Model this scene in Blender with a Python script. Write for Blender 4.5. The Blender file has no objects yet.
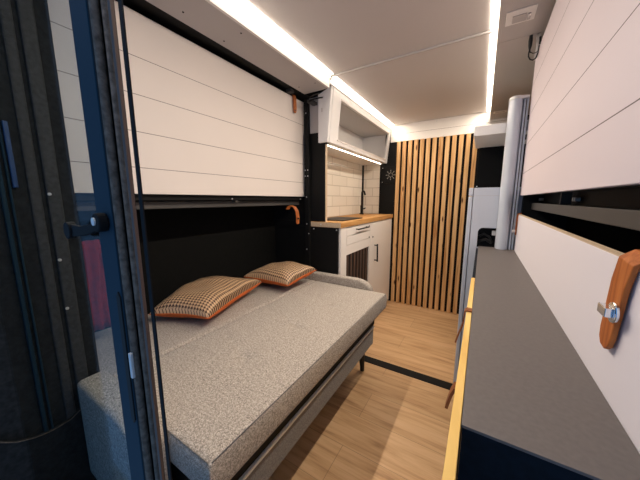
import bpy, bmesh, math, random
from mathutils import Vector, Matrix
random.seed(7)
S = bpy.context.scene
COL = S.collection
H = 1.12                      # eye height above the floor; build coordinates below are relative to eye level

# ------------------------------------------------------------------ materials
def hexc(r, g, b):
    f = lambda c: (c/255/12.92) if c/255 <= .04045 else ((c/255+.055)/1.055)**2.4
    return (f(r), f(g), f(b), 1)

class N:
    """small node-tree helper"""
    def __init__(s, name):
        s.m = bpy.data.materials.new(name); s.m.use_nodes = True
        s.t = s.m.node_tree; s.n = s.t.nodes
        s.b = s.n['Principled BSDF']; s.out = s.n['Material Output']
    def add(s, typ, **kw):
        n = s.n.new(typ)
        for k, v in kw.items():
            if k.startswith('i_'):
                key = k[2:]
                n.inputs[int(key) if key.isdigit() else key.replace('_', ' ')].default_value = v
            else: setattr(n, k, v)
        return n
    def link(s, a, b): s.t.links.new(a, b)
    def coords(s, scale=(1, 1, 1), which='Object', rot=(0, 0, 0)):
        tc = s.add('ShaderNodeTexCoord'); mp = s.add('ShaderNodeMapping')
        mp.inputs['Scale'].default_value = scale; mp.inputs['Rotation'].default_value = rot
        s.link(tc.outputs[which], mp.inputs['Vector']); return mp.outputs['Vector']
    def ramp(s, fac, stops):
        r = s.add('ShaderNodeValToRGB'); e = r.color_ramp.elements
        e[0].position, e[0].color = stops[0]; e[1].position, e[1].color = stops[-1]
        for p, c in stops[1:-1]:
            x = e.new(p); x.color = c
        s.link(fac, r.inputs['Fac']); return r.outputs['Color']
    def math(s, op, a, b=None):
        n = s.add('ShaderNodeMath', operation=op)
        for i, v in enumerate((a, b)):
            if v is None: continue
            if isinstance(v, (int, float)): n.inputs[i].default_value = v
            else: s.link(v, n.inputs[i])
        return n.outputs[0]
    def mix(s, fac, a, b, mode='MIX'):
        n = s.add('ShaderNodeMix', data_type='RGBA', blend_type=mode)
        for sock, v in ((n.inputs[0], fac), (n.inputs[6], a), (n.inputs[7], b)):
            if isinstance(v, (int, float)): sock.default_value = v
            elif isinstance(v, tuple): sock.default_value = v
            else: s.link(v, sock)
        return n.outputs[2]
    def bump(s, h, strength=.2, dist=.002):
        b = s.add('ShaderNodeBump'); b.inputs['Strength'].default_value = strength
        b.inputs['Distance'].default_value = dist
        s.link(h, b.inputs['Height']); s.link(b.outputs['Normal'], s.b.inputs['Normal'])

def plain(name, col, rough=.5, metal=0, spec=.5, noise=0, nscale=60):
    k = N(name); k.b.inputs['Base Color'].default_value = col
    k.b.inputs['Roughness'].default_value = rough; k.b.inputs['Metallic'].default_value = metal
    k.b.inputs['Specular IOR Level'].default_value = spec
    if noise:
        t = k.add('ShaderNodeTexNoise', i_Scale=nscale, i_Detail=3.0)
        k.link(k.coords(), t.inputs['Vector'])
        d = tuple(c*(1-noise) for c in col[:3])+(1,); l = tuple(min(1, c*(1+noise)) for c in col[:3])+(1,)
        k.link(k.ramp(t.outputs['Fac'], [(.3, d), (.7, l)]), k.b.inputs['Base Color'])
    return k.m

def emit(name, col, strength):
    k = N(name); e = k.add('ShaderNodeEmission'); e.inputs['Color'].default_value = col
    e.inputs['Strength'].default_value = strength; k.link(e.outputs[0], k.out.inputs['Surface']); return k.m

def m_floor():
    k = N('oak_planks')
    br = k.add('ShaderNodeTexBrick', offset=.37, i_Scale=1.0, i_Mortar_Size=.0012, i_Mortar_Smooth=.3, i_Bias=0.0,
               i_Brick_Width=1.25, i_Row_Height=.19)
    br.inputs['Color1'].default_value = (0, 0, 0, 1); br.inputs['Color2'].default_value = (1, 1, 1, 1)
    br.inputs['Mortar'].default_value = (.3, .3, .3, 1)
    k.link(k.coords(), br.inputs['Vector'])
    g = k.add('ShaderNodeTexNoise', i_Scale=1.0, i_Detail=7.0, i_Roughness=.62, i_Distortion=.5)
    k.link(k.coords((2.4, 26, 1)), g.inputs['Vector'])
    g2 = k.add('ShaderNodeTexNoise', i_Scale=1.0, i_Detail=3.0); k.link(k.coords((3, 150, 1)), g2.inputs['Vector'])
    f = k.math('ADD', k.math('MULTIPLY', g.outputs['Fac'], .8), k.math('MULTIPLY', g2.outputs['Fac'], .2))
    c = k.ramp(f, [(.30, hexc(158, 119, 82)), (.45, hexc(200, 160, 117)), (.58, hexc(215, 177, 134)), (.75, hexc(218, 183, 142))])
    tint = k.ramp(br.outputs['Color'], [(0, (.86, .85, .83, 1)), (1, (1.0, 1.0, 1.0, 1))])
    c = k.mix(1.0, c, tint, 'MULTIPLY')
    c = k.mix(k.math('MULTIPLY', br.outputs['Fac'], .5), c, hexc(95, 68, 45))
    k.link(c, k.b.inputs['Base Color']); k.b.inputs['Roughness'].default_value = .42
    k.b.inputs['Specular IOR Level'].default_value = .35
    return k.m

def m_pine(name, base, dark, light, along='Z', knots=True, sc=1.0):
    k = N(name)
    st = {'Z': (34*sc, 34*sc, 1.7), 'Y': (34*sc, 1.7, 34*sc)}[along]
    g = k.add('ShaderNodeTexNoise', i_Scale=1.0, i_Detail=5.0, i_Distortion=1.1); k.link(k.coords(st), g.inputs['Vector'])
    c = k.ramp(g.outputs['Fac'], [(.3, dark), (.5, base), (.72, light)])
    oi = k.add('ShaderNodeObjectInfo')
    t = k.ramp(oi.outputs['Random'], [(0, (.84, .77, .71, 1)), (.5, (.95, .93, .91, 1)), (1, (1, 1, 1, 1))])
    c = k.mix(1.0, c, t, 'MULTIPLY')
    if knots:
        v = k.add('ShaderNodeTexVoronoi', i_Scale=1.0, i_Randomness=1.0)
        kv = k.coords((16, 6, 4.2) if along == 'Z' else (16, 4.2, 16)); k.link(kv, v.inputs['Vector'])
        c = k.mix(k.ramp(v.outputs['Distance'], [(.07, (1, 1, 1, 1)), (.15, (0, 0, 0, 1))]), c, hexc(96, 55, 28))
    k.link(c, k.b.inputs['Base Color']); k.b.inputs['Roughness'].default_value = .55
    k.b.inputs['Specular IOR Level'].default_value = .3
    return k.m

def m_fabric(name, dark, mid, light, scale=480, rough=.95, blend=None):
    k = N(name)
    v = k.coords()
    a = k.add('ShaderNodeTexNoise', i_Scale=scale, i_Detail=2.0, i_Roughness=.6); k.link(v, a.inputs['Vector'])
    b = k.add('ShaderNodeTexNoise', i_Scale=scale*.35, i_Detail=2.0); k.link(v, b.inputs['Vector'])
    f = k.math('ADD', k.math('MULTIPLY', a.outputs['Fac'], .72), k.math('MULTIPLY', b.outputs['Fac'], .28))
    c = k.ramp(f, [(.36, dark), (.5, mid), (.64, light)])
    k.link(c, k.b.inputs['Base Color']); k.b.inputs['Roughness'].default_value = rough
    k.b.inputs['Specular IOR Level'].default_value = .12
    k.b.inputs['Sheen Weight'].default_value = .15
    k.bump(a.outputs['Fac'], .35, .0015)
    return k.m

def m_houndstooth():
    k = N('houndstooth_satin')
    tc = k.add('ShaderNodeTexCoord'); sp = k.add('ShaderNodeSeparateXYZ'); k.link(tc.outputs['UV'], sp.inputs[0])
    u = sp.outputs[0]; v = sp.outputs[1]
    cu = k.math('GREATER_THAN', k.math('FRACT', u), .5); cv = k.math('GREATER_THAN', k.math('FRACT', v), .5)
    both = k.math('MULTIPLY', cu, cv); one = k.math('SUBTRACT', k.math('ADD', cu, cv), k.math('MULTIPLY', both, 2.0))
    stripe = k.math('GREATER_THAN', k.math('FRACT', k.math('MULTIPLY', k.math('ADD', u, v), 2.0)), .5)
    f = k.math('ADD', both, k.math('MULTIPLY', one, stripe))
    c = k.mix(f, hexc(212, 178, 140), hexc(62, 30, 14))
    k.link(c, k.b.inputs['Base Color']); k.b.inputs['Roughness'].default_value = .42
    k.b.inputs['Specular IOR Level'].default_value = .5
    return k.m

def m_tiles(axis):
    k = N('white_metro_tiles_'+axis)
    tc = k.add('ShaderNodeTexCoord'); sp = k.add('ShaderNodeSeparateXYZ'); cb = k.add('ShaderNodeCombineXYZ')
    k.link(tc.outputs['Object'], sp.inputs[0])
    k.link(sp.outputs[1 if axis == 'side' else 0], cb.inputs[0])
    k.link(k.math('ADD', sp.outputs[2], -.967+.0), cb.inputs[1])
    br = k.add('ShaderNodeTexBrick', offset=.5, i_Scale=1.0, i_Mortar_Size=.0035, i_Mortar_Smooth=.4, i_Bias=0.0,
               i_Brick_Width=.30 if axis == 'side' else .16, i_Row_Height=.094)
    br.inputs['Color1'].default_value = hexc(236, 229, 216); br.inputs['Color2'].default_value = hexc(228, 220, 206)
    br.inputs['Mortar'].default_value = hexc(196, 186, 170)
    k.link(cb.outputs[0], br.inputs['Vector']); k.link(br.outputs['Color'], k.b.inputs['Base Color'])
    k.b.inputs['Roughness'].default_value = .18
    inv = k.math('SUBTRACT', 1.0, br.outputs['Fac']); k.bump(inv, .6, .004)
    return k.m

def m_glass():
    k = N('tinted_door_glass')
    tr = k.add('ShaderNodeBsdfTransparent'); tr.inputs['Color'].default_value = (.72, .77, .79, 1)
    gl = k.add('ShaderNodeBsdfGlossy'); gl.inputs['Roughness'].default_value = .03; gl.inputs['Color'].default_value = (.9, .95, 1, 1)
    fr = k.add('ShaderNodeFresnel', i_IOR=1.45); mx = k.add('ShaderNodeMixShader')
    k.link(k.math('MULTIPLY', fr.outputs[0], .10), mx.inputs[0]); k.link(tr.outputs[0], mx.inputs[1]); k.link(gl.outputs[0], mx.inputs[2])
    k.link(mx.outputs[0], k.out.inputs['Surface']); return k.m

def m_seamed(name, col, dark, seams, width=.0010):
    """painted boards with thin grooves at the given heights (world z)"""
    k = N(name)
    tc = k.add('ShaderNodeNewGeometry'); sp = k.add('ShaderNodeSeparateXYZ'); k.link(tc.outputs['Position'], sp.inputs[0])
    tot = None
    for z in seams:
        d = k.math('LESS_THAN', k.math('ABSOLUTE', k.math('SUBTRACT', sp.outputs[2], z)), width)
        tot = d if tot is None else k.math('ADD', tot, d)
    n = k.add('ShaderNodeTexNoise', i_Scale=2.5, i_Detail=3.0); k.link(k.coords(), n.inputs['Vector'])
    base = k.ramp(n.outputs['Fac'], [(.3, tuple(c*.96 for c in col[:3])+(1,)), (.7, col)])
    c = k.mix(k.math('MINIMUM', tot, 1.0), base, dark)
    k.link(c, k.b.inputs['Base Color']); k.b.inputs['Roughness'].default_value = .55
    k.b.inputs['Specular IOR Level'].default_value = .3
    return k.m

M = dict(
    floor=m_floor(),
    ceiling=plain('pale_grey_ceiling', hexc(202, 196, 193), .6, noise=.015, nscale=3),
    fascia=plain('white_fascia', hexc(236, 232, 226), .5),
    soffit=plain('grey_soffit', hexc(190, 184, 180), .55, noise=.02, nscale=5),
    white=plain('white_lacquer', hexc(232, 230, 228), .4),
    coolwhite=plain('cool_white_lacquer', hexc(208, 214, 224), .38),
    greige=plain('warm_white_front', hexc(234, 228, 222), .45),
    black=plain('matte_black', (.006, .006, .006, 1), .6, spec=.2),
    black_felt=plain('black_felt_lining', (.006, .006, .0055, 1), .9, spec=.1, noise=.15, nscale=40),
    navy_black=plain('navy_black_board', (.003, .006, .012, 1), .6, spec=.15, noise=.3, nscale=120),
    grey_bar=plain('dark_grey_steel', (.05, .046, .043, 1), .55),
    blue=plain('navy_blue_paint', (.012, .032, .050, 1), .6, spec=.1),
    rubber=plain('black_rubber', (.007, .007, .008, 1), .7, spec=.12),
    bead=plain('grey_brush_seal', (.13, .10, .08, 1), .9, spec=.1, noise=.4, nscale=200),
    pillar=plain('dark_pillar_lining', (.02, .021, .022, 1), .85, spec=.1, noise=.35, nscale=90),
    pillar_mid=plain('grey_pillar_lining', (.045, .045, .046, 1), .7, spec=.25, noise=.3, nscale=90),
    blue_reflection=plain('bright_blue_reflection', (.015, .055, .16, 1), .4),
    worktop=plain('graphite_laminate', hexc(101, 95, 92), .48, spec=.3, noise=.07, nscale=160),
    pine_edge=m_pine('pale_pine_edge', hexc(232, 193, 112), hexc(214, 168, 88), hexc(243, 212, 140), 'Y', False, .6),
    pine=m_pine('knotty_pine', hexc(222, 178, 122), hexc(184, 132, 78), hexc(236, 200, 150), 'Z'),
    butcher=m_pine('oak_worktop', hexc(206, 158, 98), hexc(170, 120, 66), hexc(224, 182, 122), 'Y', False),
    plyedge=plain('plywood_edge', hexc(205, 182, 152), .6, noise=.1, nscale=150),
    leather=m_pine('tan_leather', hexc(178, 100, 46), hexc(146, 76, 32), hexc(196, 120, 62), 'Z', False, 3),
    leather_dark=m_pine('brown_leather', hexc(140, 84, 44), hexc(116, 66, 34), hexc(156, 98, 56), 'Z', False, 3),
    chrome=plain('chrome', (.8, .82, .85, 1), .12, 1),
    screw=plain('zinc_screw', (.7, .7, .7, 1), .35, .5),
    fabric=m_fabric('grey_heather_fabric', hexc(98, 91, 84), hexc(163, 154, 144), hexc(216, 206, 194)),
    fabric_dark=m_fabric('grey_heather_base', hexc(84, 81, 79), hexc(118, 114, 110), hexc(148, 143, 138)),
    piping=plain('pale_piping', hexc(196, 190, 180), .9),
    alu=plain('brushed_aluminium', (.60, .60, .60, 1), .4, .1),
    tooth=m_houndstooth(),
    orange=plain('burnt_orange_velvet', hexc(196, 96, 36), .7, noise=.18, nscale=35),
    tiles_side=m_tiles('side'), tiles_back=m_tiles('back'),
    hob=plain('black_glass', (.004, .004, .004, 1), .4, spec=.12),
    lattice=plain('dark_brown_grille', hexc(78, 58, 48), .6),
    lattice_back=plain('brown_grille_back', hexc(12, 9, 8), .8),
    red=plain('dark_red_reflection', (.22, .004, .006, 1), .85, noise=.2, nscale=50),
    pale_reflection=plain('pale_grey_reflection', hexc(190, 190, 188), .85),
    led=emit('warm_white_led', (1.0, .87, .73, 1), 6.5),
    led_under=emit('warm_under_cabinet_led', (1.0, .86, .68, 1), 6),
    glass=m_glass(),
    cable=plain('black_cable', (.01, .01, .01, 1), .5),
    white_cable=plain('white_cable', hexc(225, 220, 214), .5),
    blind=plain('cool_grey_roller', hexc(194, 202, 214), .32),
    screen=plain('dark_screen', (.005, .005, .005, 1), .55, spec=.12),
    star=plain('pale_vent_slots', hexc(150, 146, 138), .6),
)
SEAMS = [H+.1205, H+.2495, H+.380, H+.510]
M['boards_l'] = m_seamed('white_boards_bunk', hexc(228, 218, 210), hexc(112, 98, 92), SEAMS)
M['boards_r'] = m_seamed('white_boards_side', hexc(220, 209, 214), hexc(96, 82, 84), SEAMS)  # lavender cast of daylight and white balance mixed into the white
M['boards_back'] = m_seamed('white_boards_back', hexc(238, 233, 226), hexc(140, 130, 120), [H+.655], .0012)
M['white_front'] = plain('white_side_board', hexc(230, 225, 231), .5)  # white with the bluish daylight cast put into its colour

# ------------------------------------------------------------------ mesh helpers (coordinates relative to eye level)
def box(bm, x0, x1, y0, y1, z0, z1, mi=0):
    v = [bm.verts.new((x, y, z)) for x in (x0, x1) for y in (y0, y1) for z in (z0, z1)]
    for q in ((0, 1, 3, 2), (4, 6, 7, 5), (0, 4, 5, 1), (2, 3, 7, 6), (0, 2, 6, 4), (1, 5, 7, 3)):
        f = bm.faces.new([v[i] for i in q]); f.material_index = mi
    return v

def prism(bm, pts, axis, a, b):
    """polygon pts (2D) swept along axis from a to b"""
    def P(p, t): return {'x': (t, p[0], p[1]), 'y': (p[0], t, p[1]), 'z': (p[0], p[1], t)}[axis]
    A = [bm.verts.new(P(p, a)) for p in pts]; B = [bm.verts.new(P(p, b)) for p in pts]
    n = len(pts)
    bm.faces.new(A); bm.faces.new(B[::-1])
    for i in range(n): bm.faces.new((A[i], B[i], B[(i+1) % n], A[(i+1) % n]))

def tube(bm, pts, r, seg=8, cap=True):
    pts = [Vector(p) for p in pts]; rings = []
    for i, p in enumerate(pts):
        d = (pts[min(i+1, len(pts)-1)]-pts[max(i-1, 0)]).normalized()
        a = d.orthogonal().normalized() if i == 0 else (a-d*a.dot(d)).normalized()
        b = d.cross(a); rr = r[i] if isinstance(r, (list, tuple)) else r
        rings.append([bm.verts.new(p+(a*math.cos(t)+b*math.sin(t))*rr) for t in [2*math.pi*j/seg for j in range(seg)]])
    for A, B in zip(rings, rings[1:]):
        for j in range(seg): bm.faces.new((A[j], A[(j+1) % seg], B[(j+1) % seg], B[j]))
    if cap: bm.faces.new(rings[0][::-1]); bm.faces.new(rings[-1])

def disc(bm, c, axis, r, h, seg=14):
    c = Vector(c); d = Vector(axis).normalized()
    tube(bm, [c, c+d*h], r, seg)

def ribbon(bm, pts, wdir, w, t):
    """thick strap following pts, width along wdir"""
    pts = [Vector(p) for p in pts]; wd = Vector(wdir).normalized(); rings = []
    for i, p in enumerate(pts):
        d = (pts[min(i+1, len(pts)-1)]-pts[max(i-1, 0)]).normalized(); n = d.cross(wd).normalized()
        ww = w[i] if isinstance(w, (list, tuple)) else w
        rings.append([bm.verts.new(p+wd*sx*ww/2+n*sn*t/2) for sx, sn in ((-1, -1), (1, -1), (1, 1), (-1, 1))])
    for A, B in zip(rings, rings[1:]):
        for j in range(4): bm.faces.new((A[j], A[(j+1) % 4], B[(j+1) % 4], B[j]))
    bm.faces.new(rings[0][::-1]); bm.faces.new(rings[-1])

ORIG = {}
def obj(name, bm, mats, parent=None, bevel=0, smooth=False, seg=2, kind=None):
    root = parent
    while root is not None and root.parent is not None: root = root.parent
    off = ORIG.get(root.name, Vector((0, 0, 0))) if root is not None else Vector((0, 0, 0))
    bmesh.ops.recalc_face_normals(bm, faces=bm.faces)
    for v in bm.verts: v.co = Vector((v.co.x, v.co.y, v.co.z+H))-off
    me = bpy.data.meshes.new(name); bm.to_mesh(me); bm.free()
    for m in (mats if isinstance(mats, (list, tuple)) else [mats]): me.materials.append(m)
    if smooth:
        for p in me.polygons: p.use_smooth = True
    o = bpy.data.objects.new(name, me); COL.objects.link(o)
    if bevel:
        b = o.modifiers.new('bevel', 'BEVEL'); b.width = bevel; b.segments = seg; b.limit_method = 'ANGLE'; b.angle_limit = math.radians(40)
        b.harden_normals = False
    if parent is not None: o.parent = parent
    if kind: o['kind'] = kind
    return o

def thing(name, label, cat, loc, group=None):
    o = bpy.data.objects.new(name, None); COL.objects.link(o)
    o.location = (loc[0], loc[1], loc[2]+H); o.empty_display_size = .05
    ORIG[o.name] = Vector(o.location)
    o['label'] = label; o['category'] = cat
    if group: o['group'] = group
    return o

def tag(o, label, cat, group=None):
    o['label'] = label; o['category'] = cat
    if group: o['group'] = group
    return o

def bx(name, mat, dims, parent=None, bevel=0, **k):
    bm = bmesh.new(); box(bm, *dims); return obj(name, bm, mat, parent, bevel, **k)

def st(name, mat, dims, bevel=0):
    return bx(name, mat, dims, None, bevel, kind='structure')

# ------------------------------------------------------------------ the van interior shell
XL, XR, YB = -1.40, .34, 2.83
floor = st('floor', M['floor'], (XL-.05, XR+.05, -.15, YB+.05, -1.16, -1.12))
st('ceiling', M['ceiling'], (-.853, .002, -.02, 2.79, .746, .78))
st('wall_left', M['black_felt'], (XL-.04, XL, -.02, YB, -1.12, .80))
st('wall_right', M['black_felt'], (XR, XR+.04, -.02, YB, -1.12, .80))
st('wall_back', M['black'], (XL, XR, YB, YB+.04, -1.12, .80))
# left and right lowered ceiling strips with their upright faces
bm = bmesh.new(); box(bm, -.862, -.85, -.02, 1.497, .675, .76)
bm2 = bmesh.new(); box(bm2, -1.035, -.862, -.02, 1.497, .675, .688)
tl = obj('trim_1', bm, M['fascia'], None, 0, kind='structure')
obj('soffit_board', bm2, M['soffit'], tl)
sc = bmesh.new()
for x, y in ((-.895, .843), (-.999, .842), (-.888, 1.393), (-1.0, 1.388), (-.98, .648)): disc(sc, (x, y, .6735), (0, 0, 1), .0035, .002, 8)
obj('screw', sc, M['black'], tl)
st('trim_2', M['soffit'], (0.0, .335, -.02, 1.483, .675, .76))
st('trim_3', M['soffit'], (0.0, .335, 1.486, 2.79, .675, .76))
st('trim_4', M['fascia'], (-.862, -.85, 1.502, 2.79, .705, .76))
st('trim_5', M['black'], (XL, -1.035, -.02, 1.60, .682, .80))          # black reveal over the bunk
st('trim_6', M['black'], (XL, XR, -.02, YB, .785, .82))                # roof skin
# white header board above the slats
b = st('wall_back_header', M['boards_back'], (-.855, .22, 2.785, 2.80, .583, .80))
b.name = 'trim_7'
bm = bmesh.new()
for x, z in ((-.424, .728), (-.056, .727)): disc(bm, (x, 2.785, z), (0, -1, 0), .004, .002, 8)
obj('screw', bm, M['alu'], b)
# kitchen side wall, back corner, partitions
st('wall_kitchen', M['tiles_side'], (-1.18, -1.16, 1.60, 2.80, -.16, .40))
st('wall_kitchen_back', M['tiles_back'], (-1.16, -.962, 2.80, 2.815, -.16, .40))
st('trim_8', M['black'], (-1.165, -1.147, 2.783, 2.80, -.153, .374))
vp = st('wall_vent_back', M['black'], (-.962, -.78, 2.795, 2.82, -1.12, .62))
st('wall_partition', M['black'], (XL, -.923, 1.58, 1.595, -.153, .45))
st('trim_12', M['black'], (XL, -1.046, 1.58, 1.598, -.192, -.1535))
st('trim_9', M['soffit'], (-1.06, -.94, 1.575, 1.59, .45, .675))
st('trim_10', M['plyedge'], (-.927, -.9215, 1.578, 1.597, -.153, .37))
st('wall_partition_lower', M['black'], (XL, -.835, 1.59, 1.60, -1.12, -.19))
st('trim_11', M['black'], (-.86, -.069, 1.597, 1.664, -1.12, -1.116), .001)   # dark strip across the floor

# dark rear pillar on the left, seen through the glass
bm = bmesh.new(); box(bm, -.99, -.952, -.06, .270, -1.12, .74)
pil = obj('wall_rear_left', bm, M['pillar'], None, .006, kind='structure')
bm = bmesh.new(); box(bm, -.955, -.944, .212, .240, -1.10, .72); box(bm, -.955, -.946, .182, .203, -1.10, .72)
obj('raised_rib', bm, M['pillar_mid'], pil, .004)
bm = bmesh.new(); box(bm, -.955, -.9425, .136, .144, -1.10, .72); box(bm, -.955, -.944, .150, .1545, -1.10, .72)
obj('thin_rib', bm, M['blue'], pil, .002)  # blue colour here stands in for daylight reflected along the pillar
bx('reflection_strip', M['blue_reflection'], (-.955, -.9415, .157, .166, .03, .18), pil, .002)  # added strip, its blue imitates a daylight reflection
for z in (.016, -.156, -.291):
    bm = bmesh.new(); disc(bm, (-.9445, .2165, z), (1, 0, 0), .0038, .003, 10); obj('screw', bm, M['screw'], pil, smooth=False)
bm = bmesh.new()
rim = [(-.938, .05, -.556), (-.938, .066, -.573), (-.938, .088, -.592), (-.938, .119, -.606), (-.938, .151, -.611), (-.938, .188, -.607), (-.938, .226, -.584), (-.938, .245, -.565)]
low = [(-.938, .245, -1.0), (-.938, .05, -1.0)]
A = [bm.verts.new(p) for p in rim+low]; B = [bm.verts.new((-.9455, p[1], p[2])) for p in rim+low]
bm.faces.new(A); bm.faces.new(B[::-1])
for i in range(len(A)): bm.faces.new((A[i], A[(i+1) % len(A)], B[(i+1) % len(A)], B[i]))
pk = obj('storage_pocket', bm, M['pillar']); tag(pk, 'dark fabric storage pocket with curved rim low on the pillar behind the glass', 'pocket')
bm = bmesh.new(); tube(bm, [(-.936, p[1], p[2]) for p in rim], .0013, 6); obj('rim_piping', bm, M['bead'], pk, smooth=True)

# ------------------------------------------------------------------ sliding glass door in the left foreground (plane across the van)
YD = .10
RX = {68: -3.078, 90: -2.665, 92: -2.632, 98: -2.533, 103: -2.454, 108: -2.378, 110: -2.349, 113: -2.305, 118: -2.235, 123: -2.167}
door = bx('door_1', M['blue'], (-.3075, -.2745, YD, YD+.003, -1.115, .745), None, .0008, kind='structure')
bx('glass_pane', M['glass'], (-1.0, -.306, YD+.002, YD+.006, -1.06, .72), door)
bx('bottom_rail', M['blue'], (-1.0, -.308, YD, YD+.012, -1.115, -1.06), door)
bx('top_rail', M['blue'], (-1.0, -.308, YD, YD+.012, .72, .745), door)
bm = bmesh.new(); box(bm, -.2738, -.2690, YD+.0005, YD+.003, -1.115, .745); obj('edge_trim', bm, M['rubber'], door)
bm = bmesh.new(); tube(bm, [(-.2648, YD+.0015, -1.115+i*1.86/60) for i in range(61)], .0034, 8); obj('brush_seal', bm, M['bead'], door, smooth=True)
bm = bmesh.new(); box(bm, -.2800, -.2510, YD+.0055, YD+.0075, -1.115, .745); obj('rubber_seal', bm, M['rubber'], door)
bm = bmesh.new(); tube(bm, [(-.2505, YD+.003, -1.115), (-.2505, YD+.003, .745)], .0026, 8); obj('seal_bead', bm, M['bead'], door, smooth=True)
bm = bmesh.new(); box(bm, -.2420, -.2378, YD+.001, YD+.0035, -1.115, .745); obj('seal_lip', bm, M['lattice'], door)
bm = bmesh.new(); box(bm, -.2470, -.2395, YD+.0035, YD+.0045, -1.115, .745); obj('seal_web', bm, M['rubber'], door)
bm = bmesh.new(); box(bm, -.2240, -.2190, YD, YD+.001, -1.115, .745); obj('slim_stile', bm, M['rubber'], door)
# flush pull: dark recessed slot
bm = bmesh.new()
sl = [(-.2835, -.088), (-.2795, -.083), (-.2755, -.088), (-.2755, -.215), (-.2795, -.220), (-.2835, -.215)]
prism(bm, sl, 'y', YD-.0012, YD+.001); obj('flush_pull', bm, M['black'], door, .0006)
# latch: knob on the stile and a lever reaching over the glass
bm = bmesh.new(); disc(bm, (-.288, YD, -.0195), (0, -1, 0), .0085, .008, 18); lk = obj('latch', bm, M['rubber'], door, .0015)
bm = bmesh.new(); disc(bm, (-.2895, YD-.008, -.0185), (0, -1, 0), .0036, .0012, 12); obj('screw', bm, M['screw'], lk)
bm = bmesh.new(); ribbon(bm, [(-.290, YD-.004, -.021), (-.31, YD-.004, -.0265), (-.335, YD-.004, -.030), (-.365, YD-.004, -.031)], (0, 0, 1), [.010, .009, .010, .013], .004)
disc(bm, (-.365, YD-.001, -.031), (0, -1, 0), .009, .007, 16); obj('lever', bm, M['rubber'], lk, .001)
bm = bmesh.new(); box(bm, -.2655, -.2620, YD-.004, YD-.001, -.163, -.138); obj('strike_plate', bm, M['alu'], door, .0008)

# draped red shape added to stand in for a reflection in the glass
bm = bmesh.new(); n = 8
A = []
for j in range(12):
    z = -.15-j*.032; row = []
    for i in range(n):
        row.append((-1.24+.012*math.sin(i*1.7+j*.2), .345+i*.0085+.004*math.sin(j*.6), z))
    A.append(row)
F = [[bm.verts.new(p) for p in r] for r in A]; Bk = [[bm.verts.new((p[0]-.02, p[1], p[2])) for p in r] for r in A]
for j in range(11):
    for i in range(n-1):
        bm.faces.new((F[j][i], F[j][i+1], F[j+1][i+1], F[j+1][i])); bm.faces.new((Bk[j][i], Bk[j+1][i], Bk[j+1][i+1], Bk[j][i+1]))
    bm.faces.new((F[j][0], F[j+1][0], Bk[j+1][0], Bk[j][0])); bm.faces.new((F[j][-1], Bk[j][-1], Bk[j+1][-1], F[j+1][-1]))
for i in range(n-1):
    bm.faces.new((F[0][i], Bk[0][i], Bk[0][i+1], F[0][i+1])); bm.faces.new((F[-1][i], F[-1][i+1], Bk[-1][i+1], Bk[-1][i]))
rc = obj('red_reflection_shape', bm, M['red'], smooth=True); tag(rc, 'dark red shape standing in for a reflection in the glass door above the sofa bed', 'reflection')
bx('pale_border', M['pale_reflection'], (-1.256, -1.238, .4055, .414, -.50, -.20), rc, .002)  # pale edge of the same stand-in reflection

# ------------------------------------------------------------------ left fold-up bunk
bunk = thing('fold_up_bunk', 'white planked fold-up bunk on the wall above the grey sofa bed', 'bunk bed', (-1.12, .8, .023))
bx('front_panel', M['boards_l'], (-1.118, -1.10, -.01, 1.603, .0235, .662), bunk, .0015)
bx('frame', M['black'], (-1.25, -1.1185, -.01, 1.60, .012, .66), bunk)
bx('lower_edge', M['black'], (-1.14, -1.12, -.01, 1.60, -.0005, .012), bunk)
bx('support_rail', M['grey_bar'], (-1.19, -1.15, .0, 1.60, -.036, -.005), bunk, .002)
for y in (.942, 1.549):
    bm = bmesh.new(); disc(bm, (-1.119, y, .006), (1, 0, 0), .004, .003, 10); obj('bolt', bm, M['screw'], bunk)
bx('rail_bracket', M['grey_bar'], (-1.15, -1.125, .97, .985, -.012, .008), bunk)
# upper leather pull with its clamp
bx('clamp', M['grey_bar'], (-1.10, -1.062, 1.385, 1.425, .664, .69), bunk, .003)
bm = bmesh.new(); ribbon(bm, [(-1.090, 1.452, .668), (-1.085, 1.453, .655), (-1.083, 1.455, .62), (-1.083, 1.456, .585), (-1.084, 1.457, .565), (-1.084, 1.457, .558)], (.55, 1, 0), [.022, .022, .022, .022, .019, .010], .004)
s1 = obj('leather_strap', bm, M['leather'], bunk)
bm = bmesh.new(); disc(bm, (-1.081, 1.457, .575), (1, 0, 0), .004, .003, 10); obj('stud', bm, M['grey_bar'], s1)
# lower leather strap looped over the grey rail
bm = bmesh.new(); ribbon(bm, [(-1.118, 1.40, -.062), (-1.108, 1.405, -.047), (-1.095, 1.413, -.039), (-1.078, 1.425, -.047), (-1.065, 1.435, -.075), (-1.062, 1.44, -.12), (-1.064, 1.44, -.150), (-1.064, 1.44, -.162)], (.35, 1, 0), [.026, .026, .026, .026, .026, .026, .024, .014], .005)
s2 = obj('leather_loop', bm, M['leather'], bunk)
bm = bmesh.new(); disc(bm, (-1.058, 1.438, -.125), (1, -.35, 0), .006, .006, 12); obj('stud', bm, M['black'], s2)

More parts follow.
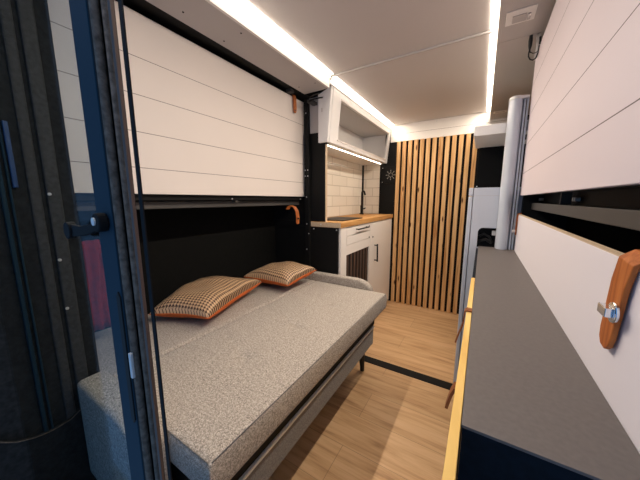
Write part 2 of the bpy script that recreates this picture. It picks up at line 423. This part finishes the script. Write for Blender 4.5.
post = thing('lift_rail', 'black vertical bunk rail with zinc screws between bunk and kitchen', 'rail', (-1.06, 1.57, -.55))
bx('rail', M['black'], (-1.085, -1.047, 1.555, 1.578, -.55, .67), post, .002)
for y, z in ((-1.076, .205), (-1.054, .205), (-1.076, .165), (-1.054, .165), (-1.066, .02), (-1.066, -.171), (-1.05, -.24), (-1.068, -.357), (-1.066, .58)):
    bm = bmesh.new(); disc(bm, (y, 1.555, z), (0, -1, 0), .0042, .003, 10); obj('screw', bm, M['screw'], post)
strut = thing('gas_strut', 'small black strut and bracket under the ceiling at the cupboard end', 'bracket', (-1.0, 1.5, .64))
bm = bmesh.new(); box(bm, -1.02, -.985, 1.50, 1.5745, .622, .640); obj('bracket', bm, M['grey_bar'], strut, .002)
bm = bmesh.new(); tube(bm, [(-1.00, 1.50, .628), (-.97, 1.50, .634), (-.93, 1.515, .640), (-.912, 1.52, .640)], .0045, 8); obj('rod', bm, M['black'], strut, smooth=True)
bm = bmesh.new(); tube(bm, [(-1.0, 1.50, .65), (-.965, 1.50, .66), (-.93, 1.51, .664)], .003, 8); obj('arm', bm, M['grey_bar'], strut, smooth=True)

# ------------------------------------------------------------------ sofa bed
sofa = thing('sofa_bed', 'grey heather fabric sofa bed with thick mattress under the white bunk', 'sofa bed', (-.9, .9, -1.12))
X0, X1, Y0, Y1, ZT, ZB = -1.385, -.452, .283, 1.505, -.560, -.655
XS = -.960                                                       # seam between seat and back cushion
def pad(name, xa, xb, ya, yb, tufts, parent, seamlines=()):
    bm = bmesh.new(); nx, ny = max(8, int((xb-xa)/.0125)), int((yb-ya)/.0125); r = .016
    def ztop(x, y):
        ex = min(x-xa, xb-x); ey = min(y-ya, yb-y); e = min(ex, ey)
        z = ZT
        if e < r: z -= r-math.sqrt(max(0, r*r-(r-e)**2))
        for tx, ty in tufts: z -= .011*math.exp(-((x-tx)**2+(y-ty)**2)/(2*.020**2)) + .004*math.exp(-((x-tx)**2+(y-ty)**2)/(2*.06**2))
        for (ax, ay, bx_, by) in seamlines:
            L = math.hypot(bx_-ax, by-ay); t = ((x-ax)*(bx_-ax)+(y-ay)*(by-ay))/L/L
            if 0 <= t <= 1:
                d = abs((x-ax)*(by-ay)-(y-ay)*(bx_-ax))/L; z -= .0045*math.exp(-(d/.008)**2)
        return z
    def coord(a, b, n):
        s = [a+(b-a)*i/n for i in range(n+1)]
        return [a, a+.002, a+.006]+s[1:-1]+[b-.006, b-.002, b]
    xs, ys = coord(xa, xb, nx), coord(ya, yb, ny)
    T = [[bm.verts.new((x, y, ztop(x, y))) for y in ys] for x in xs]
    for i in range(len(xs)-1):
        for j in range(len(ys)-1): bm.faces.new((T[i][j], T[i+1][j], T[i+1][j+1], T[i][j+1]))
    ring = [T[i][0] for i in range(len(xs))]+[T[-1][j] for j in range(1, len(ys))]+[T[i][-1] for i in range(len(xs)-2, -1, -1)]+[T[0][j] for j in range(len(ys)-2, 0, -1)]
    prev = ring
    for z, ins in ((-.60, -.0015), (-.64, -.001), (-.651, .003), (ZB, .009)):
        cur = []
        for v in ring:
            x, y = v.co.x, v.co.y
            if x < xa+1e-6: x += ins
            if x > xb-1e-6: x -= ins
            if y < ya+1e-6: y += ins
            if y > yb-1e-6: y -= ins
            cur.append(bm.verts.new((x, y, z)))
        for i in range(len(ring)): bm.faces.new((prev[i], cur[i], cur[(i+1) % len(ring)], prev[(i+1) % len(ring)]))
        prev = cur
    bm.faces.new(prev)
    return obj(name, bm, M['fabric'], parent, smooth=True)
tx = (-.68, -.66, -.64)
seat = pad('seat_cushion', XS+.001, X1, Y0, Y1, [(-.69, .60), (-.68, .90), (-.66, 1.20)], sofa,
           [(-.69, .60, -.955, .70), (-.68, .90, -.955, .98), (-.66, 1.20, -.955, 1.26)])
back = pad('back_cushion', X0, XS-.001, Y0, Y1, [(-1.17, .75), (-1.17, 1.1)], sofa)
bm = bmesh.new(); tube(bm, [(X1-.004, Y0+.01, ZT-.0035), (X1-.004, Y1-.01, ZT-.0035)], .0016, 6)
tube(bm, [(XS+.01, Y0+.004, ZT-.0035), (X1-.01, Y0+.004, ZT-.0035)], .0016, 6); obj('piping', bm, M['fabric_dark'], seat, smooth=True)
def arm(ya, yb, xa, xb, zt):
    pts = [(xa, -.80), (xa, zt)]
    R = .11
    for i in range(9):
        a = math.pi/2*(1-i/8); pts.append((xb-R+R*math.cos(a), zt-R*.62+R*.62*math.sin(a)))
    pts.append((xb, -.80))
    bm = bmesh.new(); prism(bm, pts, 'y', ya, yb)
    o = obj('armrest', bm, M['fabric'], sofa, .014, seg=4, smooth=False)
    for p in o.data.polygons: p.use_smooth = True
    return o
arm(1.509, 1.562, -1.38, -.555, -.508)
arm(.207, .277, -.934, -.60, -.50)
bx('bed_frame', M['black'], (-1.38, -.487, .30, 1.40, -.722, -.657), sofa)
bx('metal_rail', M['alu'], (-.50, -.480, .30, 1.385, -.735, -.7245), sofa, .001)
bx('base_panel', M['fabric_dark'], (-.53, -.490, .30, 1.385, -.845, -.7355), sofa, .006)
bx('end_bracket', M['fabric_dark'], (-.62, -.496, 1.386, 1.42, -.86, -.735), sofa, .008)
bx('base_box', M['black'], (-1.36, -.62, .30, 1.38, -.90, -.723), sofa)
for x, y, dx, dy in ((-.565, 1.40, -.03, .10), (-.565, .36, -.03, -.03), (-1.25, 1.36, -.02, .05), (-1.25, .36, -.02, -.03)):
    bm = bmesh.new(); tube(bm, [(x, y, -.84), (x, y, -.86), (x+dx, y+dy, -1.1195)], [.026, .024, .013], 14)
    obj('leg', bm, M['black'], sofa, smooth=True)

# ------------------------------------------------------------------ scatter cushions
def cushion(label, c, hts, T, Tb, cells, loc):
    """c: corners A,B,C,D (seam level); plump rectangle, printed top and plain underside"""
    t = thing('scatter_cushion', label, 'cushion', loc, 'houndstooth cushions on the sofa bed')
    c = [Vector(p) for p in c]; n = 28
    def pt(u, v):
        a, b = (u+1)/2, (v+1)/2
        p = c[0]*(1-a)*(1-b)+c[1]*a*(1-b)+c[2]*a*b+c[3]*(1-a)*b
        m = (c[0]+c[1]+c[2]+c[3])/4
        ax = ((c[1]+c[2])-(c[0]+c[3]))/4; ay = ((c[2]+c[3])-(c[0]+c[1]))/4
        return p-ax*u*.10*(1-v*v)-ay*v*.10*(1-u*u)
    nrm = ((c[1]-c[0]).cross(c[3]-c[0])).normalized()
    if nrm.z < 0: nrm = -nrm
    def prof(u, v): return (max(0, 1-u*u)*max(0, 1-v*v))**.34
    def side(sgn, Tk, name, mat):
        bm = bmesh.new(); uv = bm.loops.layers.uv.new('UVMap'); G = []
        for i in range(n+1):
            r = []
            for j in range(n+1):
                u, v = math.sin(math.pi/2*(-1+2*i/n)), math.sin(math.pi/2*(-1+2*j/n))
                w = 1+.06*math.sin(5*u+3*v)+.05*math.sin(7*v-2*u)
                r.append((bm.verts.new(pt(u, v)+nrm*sgn*Tk*prof(u, v)*w), u, v))
            G.append(r)
        for i in range(n):
            for j in range(n):
                q = [G[i][j], G[i+1][j], G[i+1][j+1], G[i][j+1]]
                f = bm.faces.new([x[0] for x in q])
                for lp, x in zip(f.loops, q): lp[uv].uv = ((x[1]+1)/2*cells[0], (x[2]+1)/2*cells[1])
        # a thin inner skin closes the half so it is a solid cover
        return obj(name, bm, mat, t, smooth=True)
    side(1, T, 'printed_cover', M['tooth']); side(-1, Tb, 'plain_backing', M['orange'])
    bm = bmesh.new()
    edge = [pt(u, -1) for u in [-1+2*i/12 for i in range(13)]]+[pt(1, v) for v in [-1+2*i/12 for i in range(1, 13)]]+[pt(u, 1) for u in [1-2*i/12 for i in range(1, 13)]]+[pt(-1, v) for v in [1-2*i/12 for i in range(1, 13)]]
    tube(bm, edge, .0028, 6); obj('seam_piping', bm, M['orange'], t, smooth=True)
    return t
cushion('houndstooth cushion with burnt orange edge, the one nearer the glass door',
        [(-1.245, .550, -.512), (-.966, .655, -.504), (-1.112, 1.130, -.496), (-1.365, .880, -.468)], None, .082, .050, (19, 33), (-1.16, .86, -.56))
cushion('houndstooth cushion with orange underside leaning by the far armrest and leather loop',
        [(-1.275, 1.135, -.490), (-.945, 1.175, -.503), (-.915, 1.440, -.465), (-1.20, 1.45, -.470)], None, .072, .048, (22, 18), (-1.08, 1.3, -.56))

# ------------------------------------------------------------------ kitchen unit
XF = -.81
kit = thing('kitchen_unit', 'warm white kitchen base unit with drawers, dark grille and cupboard door', 'cabinet', (-.99, 2.18, -1.12))
bx('carcass', M['greige'], (-1.155, XF-.014, 1.602, 2.782, -1.12, -.191), kit)
bm = bmesh.new()
box(bm, XF-.014, XF, 1.590, 1.683, -1.10, -.191); box(bm, XF-.014, XF, 2.135, 2.160, -1.10, -.191)
box(bm, XF-.014, XF, 1.683, 2.135, -.198, -.191); box(bm, XF-.014, XF, 1.683, 2.135, -.398, -.328)
box(bm, XF-.014, XF, 1.683, 2.135, -1.10, -.72); box(bm, XF-.014, XF, 2.770, 2.782, -1.10, -.191)
box(bm, XF-.014, XF, 2.160, 2.770, -.198, -.191)
obj('face_frame', bm, M['greige'], kit)
def handle(parent, p0, p1, r=.0055, out=.024):
    bm = bmesh.new(); p0, p1 = Vector(p0), Vector(p1); d = (p1-p0).normalized(); o = Vector((out, 0, 0))
    tube(bm, [p0, p0+o], r*.8, 8); tube(bm, [p1, p1+o], r*.8, 8); tube(bm, [p0+o-d*.012, p1+o+d*.012], r, 10)
    return obj('handle', bm, M['black'], parent, smooth=True)
d1 = bx('drawer', M['greige'], (XF-.010, XF+.0015, 1.687, 2.131, -.258, -.202), kit, .0015)
handle(d1, (XF+.003, 1.845, -.222), (XF+.003, 2.040, -.222))
d2 = bx('drawer', M['greige'], (XF-.010, XF+.0015, 1.687, 2.131, -.325, -.262), kit, .0015)
for par, y, z in ((d1, 2.113, -.222), (d2, 2.117, -.318)):
    bm = bmesh.new(); disc(bm, (XF+.003, y, z), (1, 0, 0), .007, .004, 12); obj('lock', bm, M['black'], par)
cd = bx('cupboard_door', M['greige'], (XF-.010, XF+.0015, 2.163, 2.767, -1.09, -.202), kit, .0015)
handle(cd, (XF+.003, 2.258, -.408), (XF+.003, 2.268, -.548), .007, .028)
bm = bmesh.new(); disc(bm, (XF+.003, 2.208, -.326), (1, 0, 0), .007, .004, 12); obj('lock', bm, M['black'], cd)
gr = bx('grille_back', M['lattice_back'], (XF-.013, XF-.011, 1.683, 2.135, -.72, -.398), kit)
bm = bmesh.new()
for i in range(7):
    y = 1.70+i*.062; box(bm, XF-.0105, XF-.003, y, y+.030, -.715, -.402)
obj('grille_slats', bm, M['lattice'], gr, .003)
bx('end_panel', M['black'], (-1.155, XF-.016, 1.576, 1.589, -1.12, -.191), kit)
for z, x in ((-.205, -.835), (-.205, -1.02)):
    bm = bmesh.new(); disc(bm, (x, 1.576, z), (0, -1, 0), .005, .002, 10); obj('screw', bm, M['screw'], kit)

bm = bmesh.new(); prism(bm, [(-1.045, 1.572), (-.80, 1.572), (-.80, 2.784), (-1.158, 2.784), (-1.158, 1.60), (-1.045, 1.60)], 'z', -.190, -.153)
wt = obj('oak_worktop', bm, M['butcher'], None, .002)
tag(wt, 'oak worktop with black inset hob on the kitchen base unit', 'worktop')
bm = bmesh.new(); disc(bm, (-.958, 1.572, -.172), (0, -1, 0), .006, .002, 10); obj('edge_screw', bm, M['screw'], wt)
bx('front_band', M['plyedge'], (-1.043, -.802, 1.5705, 1.5722, -.188, -.156), wt)
hob = bx('inset_hob', M['hob'], (-1.09, -.845, 1.70, 2.06, -.1528, -.147), None, .003)
tag(hob, 'black glass inset hob in the oak kitchen worktop', 'hob')
for y in (1.79, 1.96):
    bm = bmesh.new()
    for k in range(24):
        a, b2 = 2*math.pi*k/24, 2*math.pi*(k+1)/24
        bm.faces.new([bm.verts.new((-.965+r*math.cos(t), y+r*math.sin(t), -.1466)) for r, t in ((.060, a), (.064, a), (.064, b2), (.060, b2))])
    bmesh.ops.remove_doubles(bm, verts=bm.verts, dist=.0001)
    obj('ring_marking', bm, M['grey_bar'], hob)
tap = thing('kitchen_tap', 'tall slim black tap standing on the oak worktop in front of tiles', 'tap', (-1.09, 2.62, -.153))
bm = bmesh.new(); disc(bm, (-1.09, 2.62, -.153), (0, 0, 1), .022, .012, 18); tube(bm, [(-1.09, 2.62, -.145), (-1.09, 2.62, -.06)], .014, 12); obj('base', bm, M['black'], tap, smooth=False)
bm = bmesh.new(); tube(bm, [(-1.09, 2.62, -.06), (-1.09, 2.62, .055), (-1.088, 2.617, .080), (-1.070, 2.60, .092), (-1.045, 2.575, .082), (-1.03, 2.56, .05)], .0085, 10); obj('spout', bm, M['black'], tap, smooth=True)
bm = bmesh.new(); tube(bm, [(-1.09, 2.62, -.10), (-1.06, 2.595, -.095), (-1.03, 2.57, -.085)], .006, 8); obj('lever', bm, M['black'], tap, smooth=True)

# overhead cabinet with tilted open front
oh = thing('overhead_cabinet', 'white open-fronted overhead cupboard above the tiled kitchen', 'cabinet', (-1.0, 2.17, .375))
Zb, Zt = .375, .704
def xf(z): return -.886+(z-Zb)/(Zt-Zb)*.033
def slope(bm, ya, yb, za, zb, t=.016):
    prism(bm, [(xf(za)-t, za), (xf(za), za), (xf(zb), zb), (xf(zb)-t, zb)], 'y', ya, yb)
bm = bmesh.new()
slope(bm, 1.56, 1.672, Zb, Zt); slope(bm, 2.722, 2.784, Zb, Zt)
slope(bm, 1.672, 2.722, Zb, .408); slope(bm, 1.672, 2.722, .655, Zt)
obj('front_frame', bm, M['white'], oh)
bm = bmesh.new(); slope(bm, 1.664, 2.73, .400, .408, .004); slope(bm, 1.664, 2.73, .655, .662, .004)
for v in bm.verts: v.co.x += .005
obj('frame_bead', bm, M['greige'], oh)
bx('bottom_board', M['white'], (-1.158, -.903, 1.606, 2.784, Zb, Zb+.012), oh)
bx('top_board', M['soffit'], (-1.158, -.885, 1.606, 2.784, .66, .672), oh)
bx('back_board', M['white'], (-1.158, -1.150, 1.606, 2.784, Zb+.012, .66), oh)
bm = bmesh.new(); prism(bm, [(-.955, Zb-.002), (-.888, Zb-.002), (-.856, Zt), (-.955, .668)], 'y', 1.535, 1.558); obj('end_panel', bm, M['white'], oh)
bm = bmesh.new(); box(bm, -1.15, -.905, 2.765, 2.783, Zb+.012, .66); obj('inner_side', bm, M['white'], oh)
bm = bmesh.new(); disc(bm, (-1.03, 2.765, .44), (0, -1, 0), .007, .006, 12); obj('catch', bm, M['screw'], oh)
bm = bmesh.new(); box(bm, -.93, -.924, 1.5335, 1.535, .56, .585); obj('slot', bm, M['soffit'], oh)

# LED profiles
LED_W = 1.8
def led(label, dims, mat, face):
    t = thing('led_strip', label, 'light', ((dims[0]+dims[1])/2, dims[2], dims[4]))
    bx('diffuser', mat, dims, t)
    x0, x1, y0, y1, z0, z1 = dims
    if face:                                    # the row of diodes: a strip lamp in the profile, its lens turned into the room
        L = bpy.data.lights.new('diode_row', 'AREA'); L.shape = 'RECTANGLE'; L.size = x1-x0; L.size_y = y1-y0
        L.energy = LED_W*(y1-y0); L.color = (1.0, .87, .73); L.spread = math.radians(112)
        lo = bpy.data.objects.new('diode_row', L); COL.objects.link(lo)
        lo.location = ((x0+x1)/2, (y0+y1)/2, z0-.006+H); lo.rotation_euler = (0, math.radians(-44)*face, 0)
    bx('end_cap', M['white'], (x0, x1, y1+.0005, y1+.008, z0, z1), t)
    return t
led('long glowing light strip along the ceiling edge above the white bunk', (-.846, -.820, -.01, 1.486, .7415, .7455), M['led'], 1)
led('glowing light strip along the ceiling edge above the overhead cupboard', (-.846, -.824, 1.515, 2.77, .7415, .7455), M['led'], 1)
led('glowing light strip along the ceiling edge above the grey worktop side', (-.028, -.004, -.01, 2.77, .7415, .7455), M['led'], -1)
u = led('slim glowing light strip under the overhead cupboard', (-.951, -.945, 1.62, 2.765, .372, .3749), M['led_under'], 0)
# thin white joint profile across the ceiling
tb = bx('joint_profile', M['soffit'], (-.836, -.022, 1.497, 1.510, .735, .7455), None, .002)
tag(tb, 'thin white joint profile running across the ceiling', 'ceiling profile')
bx('end_clip', M['grey_bar'], (-.022, -.0195, 1.495, 1.512, .731, .7455), tb)
bx('corner_clip', M['soffit'], (-.848, -.837, 1.489, 1.512, .725, .7455), tb)

# vent plate on black back panel
vt = thing('vent_plate', 'black square vent plate with pale star of slots beside the slats', 'vent', (-.885, 2.79, .256))
bx('plate', M['black'], (-.945, -.80, 2.787, 2.7945, .17, .345), vt, .002)
bm = bmesh.new()
for k in range(8):
    a = k*math.pi/4
    for r0, r1 in ((.016, .030), (.036, .052)):
        dx, dz = math.cos(a), math.sin(a); w = .0035
        v = [bm.verts.new((-.842+dx*r+s*w*-dz, 2.7865, .256+dz*r+s*w*dx)) for r, s in ((r0, -1), (r1, -1), (r1, 1), (r0, 1))]
        f = bm.faces.new(v)
        e = bmesh.ops.extrude_face_region(bm, geom=[f]); bmesh.ops.translate(bm, verts=[x for x in e['geom'] if isinstance(x, bmesh.types.BMVert)], vec=(0, .0006, 0))
obj('star_slots', bm, M['star'], vt)
for x, z in ((-.93, .185), (-.93, .33)):
    bm = bmesh.new(); disc(bm, (x, 2.787, z), (0, -1, 0), .004, .002, 8); obj('screw', bm, M['screw'], vt)

# ------------------------------------------------------------------ slatted wall
sw = thing('slatted_wall_panel', 'pine slats upright on a black backing at the end of the van', 'wall panel', (-.45, 2.79, -1.12))
bx('backing', M['black'], (-.80, .05, 2.805, 2.82, -1.118, .583), sw)
pitch, w = .0562, .0345
for i in range(14):
    x = -.786+i*pitch
    bx('slat', M['pine'], (x, x+w, 2.780, 2.8045, -1.118, .582), sw, .0015)

# ------------------------------------------------------------------ fridge tower on the right
fr = thing('fridge', 'white tall fridge freezer standing at the end of the grey worktop', 'fridge', (.08, 1.9, -1.12))
bm = bmesh.new()                                                   # body with a rectangular notch for the vent
YN, YF = 1.652, 2.05
def plate(bm, xa, xb, za, zb): box(bm, xa, xb, YN, YF, za, zb)
plate(bm, -.044, -.009, -1.115, .062); plate(bm, -.009, .30, -.150, .062); plate(bm, -.009, .30, -1.115, -.262); plate(bm, .155, .30, -.262, -.150)
obj('body', bm, M['coolwhite'], fr)
bm = bmesh.new(); box(bm, -.009, .155, YN+.05, YF, -.262, -.150); obj('vent_recess', bm, M['black'], fr)
bm = bmesh.new()
prism(bm, [(-.0092, -.1502), (.012, -.1502), (.003, -.153), (-.0045, -.160), (-.009, -.172)], 'y', YN, YN+.01); obj('recess_corner', bm, M['coolwhite'], fr)
bx('fridge_door', M['coolwhite'], (-.067, -.047, YN, YF, -1.115, .015), fr, .003)
bx('freezer_door', M['coolwhite'], (-.067, -.047, YN, YF, .020, .062), fr, .003)
bm = bmesh.new(); box(bm, -.044, .30, YN-.0012, YN, .0195, .0205); obj('body_joint', bm, M['soffit'], fr)
bm = bmesh.new(); tube(bm, [(.0, 1.68, -.20), (.02, 1.675, -.185), (.045, 1.68, -.20), (.06, 1.685, -.23)], .006, 8); tube(bm, [(-.003, 1.69, -.23), (.03, 1.68, -.215), (.06, 1.69, -.235)], .008, 8)
obj('cable', bm, M['cable'], fr, smooth=True)
bx('connector', M['white'], (.056, .09, 1.665, 1.69, -.190, -.166), fr, .002)

sh = thing('wall_shelf_box', 'pale box shelf under the ceiling above the fridge', 'shelf', (.08, 1.85, .328))
bx('shell', M['white'], (-.058, .30, 1.655, 2.05, .328, .378), sh, .002)
bx('end_cap', M['white'], (-.066, -.0585, 1.655, 2.05, .328, .378), sh, .002)
scn = bx('dark_panel', M['screen'], (-.045, .30, 2.03, 2.048, .0622, .3275), None, .002)
tag(scn, 'flat black panel in the niche above the fridge', 'panel')
bm = bmesh.new(); disc(bm, (-.04, 2.03, .085), (0, -1, 0), .004, .002, 8); obj('screw', bm, M['screw'], scn)

st('wall_right_end', M['black'], (.168, .335, 1.606, 1.646, -.25, .66))
# rounded upright roller cassette on the worktop
rl = thing('roller_cassette', 'pale grey rounded upright roller cassette standing on the grey worktop', 'cassette', (.105, 1.61, -.25))
pts = []
for i in range(17):
    a = math.pi*i/16; pts.append((.100+.0275*-math.cos(a), 1.625-.045*math.sin(a)))
pts += [(.1275, 1.648), (.0725, 1.648)]
bm = bmesh.new(); prism(bm, pts, 'z', -.2495, .462); o = obj('shell', bm, M['blind'], rl, smooth=False)
for p in o.data.polygons:
    if len(p.vertices) == 4: p.use_smooth = True
mo = o.modifiers.new('edges', 'EDGE_SPLIT'); mo.split_angle = math.radians(50)
bm = bmesh.new(); prism(bm, [(.1+(x-.1)*1.06+(.0 if x < .12 else .022), y-.004) for x, y in pts], 'z', .462, .474); obj('cap', bm, M['alu'], rl)
bx('side_channel', M['blind'], (.129, .136, 1.60, 1.648, -.2495, .462), rl, .001)
bx('dark_channel', M['grey_bar'], (.1362, .1402, 1.612, 1.648, -.2495, .462), rl)
bx('outer_channel', M['blind'], (.1404, .1475, 1.604, 1.648, -.2495, .462), rl, .001)
for z in (.06, -.15, .28):
    bx('clip', M['black'], (.1476, .1525, 1.606, 1.62, z, z+.022), rl)

# ------------------------------------------------------------------ right side: bench unit, boards, rail, straps
bench = thing('bench_unit', 'low storage unit with dark body and pale pine front edge', 'cabinet', (.08, .95, -1.12))
bx('carcass', M['navy_black'], (.0005, .1525, .3045, 1.645, -1.12, -.2538), bench)
bx('pine_front', M['pine_edge'], (-.0118, -.0015, .10, .953, -1.09, -.249), bench, .0008)
bx('far_front', M['navy_black'], (-.010, .0, .956, 1.645, -1.09, -.262), bench)
def tab(y, z0):
    bm = bmesh.new(); ribbon(bm, [(-.001, y, z0+.0150), (-.011, y, z0+.0155), (-.0145, y, z0+.012), (-.0165, y, z0-.02), (-.0235, y-.002, z0-.045), (-.0285, y-.004, z0-.066)], (0, 1, 0), [.02, .02, .02, .017, .016, .012], .003)
    return obj('leather_tab', bm, M['leather_dark'], bench)
tab(.655, -.262)
bm = bmesh.new(); ribbon(bm, [(-.0125, .40, -.270), (-.017, .40, -.281), (-.0205, .40, -.297), (-.0225, .40, -.308)], (0, 1, 0), [.018, .018, .017, .011], .004); obj('leather_tab', bm, M['leather_dark'], bench)
gw = bx('grey_worktop', M['worktop'], (-.0008, .1525, .304, 1.648, -.2535, -.25), None, .0004)
tag(gw, 'long graphite grey worktop on the storage unit along the white boards', 'worktop')
bx('lower_shelf', M['navy_black'], (.0005, .30, .05, .303, -.62, -.60), bench)

sb = bx('side_board', M['white_front'], (.153, .166, .02, 1.60, -.262, -.0725), None, .001)
tag(sb, 'plain white side board with tan top edge behind the grey worktop', 'board')
bx('plywood_edge', M['plyedge'], (.1535, .1655, .02, 1.60, -.0724, -.0708), sb)
bm = bmesh.new()
ys = .4385
ribbon(bm, [(.185, ys-.012, -.066), (.170, ys-.010, -.0625), (.158, ys-.006, -.063), (.149, ys-.002, -.071), (.1475, ys+.004, -.100), (.1475, ys+.010, -.140), (.1475, ys+.014, -.165), (.1475, ys+.016, -.178), (.1475, ys+.0165, -.186)], (0, 1, .12), [.040, .040, .040, .039, .037, .035, .034, .028, .013], .006)
ls = obj('leather_strap', bm, M['leather'], sb, .0015)
bm = bmesh.new(); tube(bm, [(.1445, .433, -.133), (.1405, .433, -.133)], .0125, 20); rg = obj('turn_lock', bm, M['chrome'], ls, .0015)
bm = bmesh.new(); tube(bm, [(.1405, .434, -.133), (.1385, .434, -.133)], [.006, .006], 14)
box(bm, .1335, .1405, .4275, .4505, -.1390, -.1275); obj('turn_lock', bm, M['chrome'], ls, .003, seg=3)
bm = bmesh.new(); ribbon(bm, [(.165, 1.585, -.066), (.152, 1.585, -.068), (.149, 1.585, -.085), (.149, 1.583, -.17)], (0, 1, 0), .022, .004)
fs = obj('leather_strap', bm, M['leather'], sb)
bm = bmesh.new(); disc(bm, (.147, 1.584, -.155), (-1, 0, 0), .008, .012, 12); obj('stud', bm, M['alu'], fs)

rb = thing('side_bunk', 'white planked fold-up bunk over the grey worktop', 'bunk bed', (.2, .8, .018))
bx('front_panel', M['boards_r'], (.153, .168, .02, 1.603, .0182, .637), rb, .0012)
bx('frame', M['grey_bar'], (.1685, .30, .02, 1.60, .022, .066), rb)
bx('inner_box', M['black'], (.1685, .32, .02, 1.60, .067, .63), rb)
bx('support_rail', M['grey_bar'], (.20, .228, .04, 1.60, -.0465, -.0165), rb, .0015)
bx('hinge_plate', M['grey_bar'], (.205, .23, 1.085, 1.097, -.016, .0215), rb)
for y in (1.585, 1.555, 1.045, 1.025):
    bm = bmesh.new(); disc(bm, (.235, y, .0), (-1, 0, 0), .006, .012, 10); obj('bolt', bm, M['screw'], rb)
bx('lining_rail', M['black'], (.24, .30, .02, 1.60, -.02, .0215), rb)

# ------------------------------------------------------------------ small ceiling fittings on the right
swp = thing('ceiling_fitting', 'flat grey fitting plate with small clips on the lowered ceiling strip', 'fitting', (.06, 1.31, .675))
bm = bmesh.new(); box(bm, .022, .112, 1.27, 1.36, .671, .6748); obj('plate', bm, M['fascia'], swp, .002)
bm = bmesh.new(); box(bm, .042, .085, 1.30, 1.345, .667, .671); obj('clip_block', bm, M['soffit'], swp, .002)
bm = bmesh.new(); box(bm, .088, .098, 1.305, 1.34, .664, .671); obj('clip', bm, M['soffit'], swp, .002)
sv = thing('small_vent', 'small flat vent on the ceiling strip at the far end', 'vent', (.06, 2.57, .675))
bm = bmesh.new(); box(bm, .018, .105, 2.545, 2.60, .671, .6748); obj('plate', bm, M['fascia'], sv, .002)
bm = bmesh.new(); box(bm, .03, .093, 2.56, 2.585, .6695, .671); obj('slot', bm, M['soffit'], sv)
wr = thing('loose_wires', 'loose black and white wires hanging from the ceiling strip corner', 'cable', (.14, 1.49, .66))
bm = bmesh.new(); tube(bm, [(.119, 1.489, .6745), (.119, 1.489, .655), (.119, 1.489, .635), (.119, 1.489, .62)], [.006, .0075, .0065, .0035], 8); obj('plug', bm, M['cable'], wr, smooth=True)
bm = bmesh.new(); tube(bm, [(.119, 1.489, .63), (.117, 1.489, .606), (.1175, 1.489, .594), (.124, 1.489, .582), (.134, 1.489, .577), (.143, 1.489, .583), (.1475, 1.489, .60), (.149, 1.489, .63)], .0026, 8); obj('black_cable', bm, M['cable'], wr, smooth=True)
bm = bmesh.new(); tube(bm, [(.119, 1.489, .625), (.122, 1.490, .610), (.132, 1.490, .604), (.142, 1.49, .604), (.1495, 1.49, .615)], .0018, 8); obj('black_cable', bm, M['cable'], wr, smooth=True)
bm = bmesh.new(); tube(bm, [(.147, 1.491, .6745), (.149, 1.491, .65), (.1475, 1.491, .62), (.1455, 1.491, .585)], .0034, 8); obj('white_cable', bm, M['white_cable'], wr, smooth=True)
bm = bmesh.new(); tube(bm, [(.140, 1.493, .6745), (.1425, 1.493, .64), (.1415, 1.493, .60), (.139, 1.493, .575)], .003, 8); obj('white_cable', bm, M['white_cable'], wr, smooth=True)
bm = bmesh.new(); tube(bm, [(.150, 1.486, .66), (.151, 1.486, .645), (.1505, 1.486, .632)], .004, 8); obj('connector', bm, M['cable'], wr, smooth=True)

# ------------------------------------------------------------------ light from outside (blue dusk through the open rear), camera
W = bpy.data.worlds.new('world'); S.world = W; W.use_nodes = True
bg = W.node_tree.nodes['Background']; bg.inputs['Color'].default_value = (.27, .54, 1.0, 1); bg.inputs['Strength'].default_value = .26

cam = bpy.data.cameras.new('camera'); co = bpy.data.objects.new('camera', cam); COL.objects.link(co)
cam.sensor_fit = 'HORIZONTAL'; cam.sensor_width = 36; cam.lens = 261.8351*36/640; cam.clip_start = .01
R = [[0.85210251, 0.52337111, -0.00199872], [-0.07764225, 0.13018446, 0.98844509], [-0.5175838, 0.84210135, -0.15156622]]
m = Matrix(((R[0][0], R[1][0], -R[2][0]), (R[0][1], R[1][1], -R[2][1]), (R[0][2], R[1][2], -R[2][2])))
co.matrix_world = Matrix.Translation((0, 0, H)) @ m.to_4x4()
S.camera = co
S.view_settings.view_transform = 'Standard'; S.view_settings.look = 'None'
S.view_settings.gamma = 1; S.view_settings.use_curve_mapping = False; S.view_settings.exposure = 1.3
S.cycles.use_denoising = True
S.cycles.max_bounces = 10; S.cycles.diffuse_bounces = 6; S.cycles.transparent_max_bounces = 12
S.cycles.sample_clamp_indirect = 8
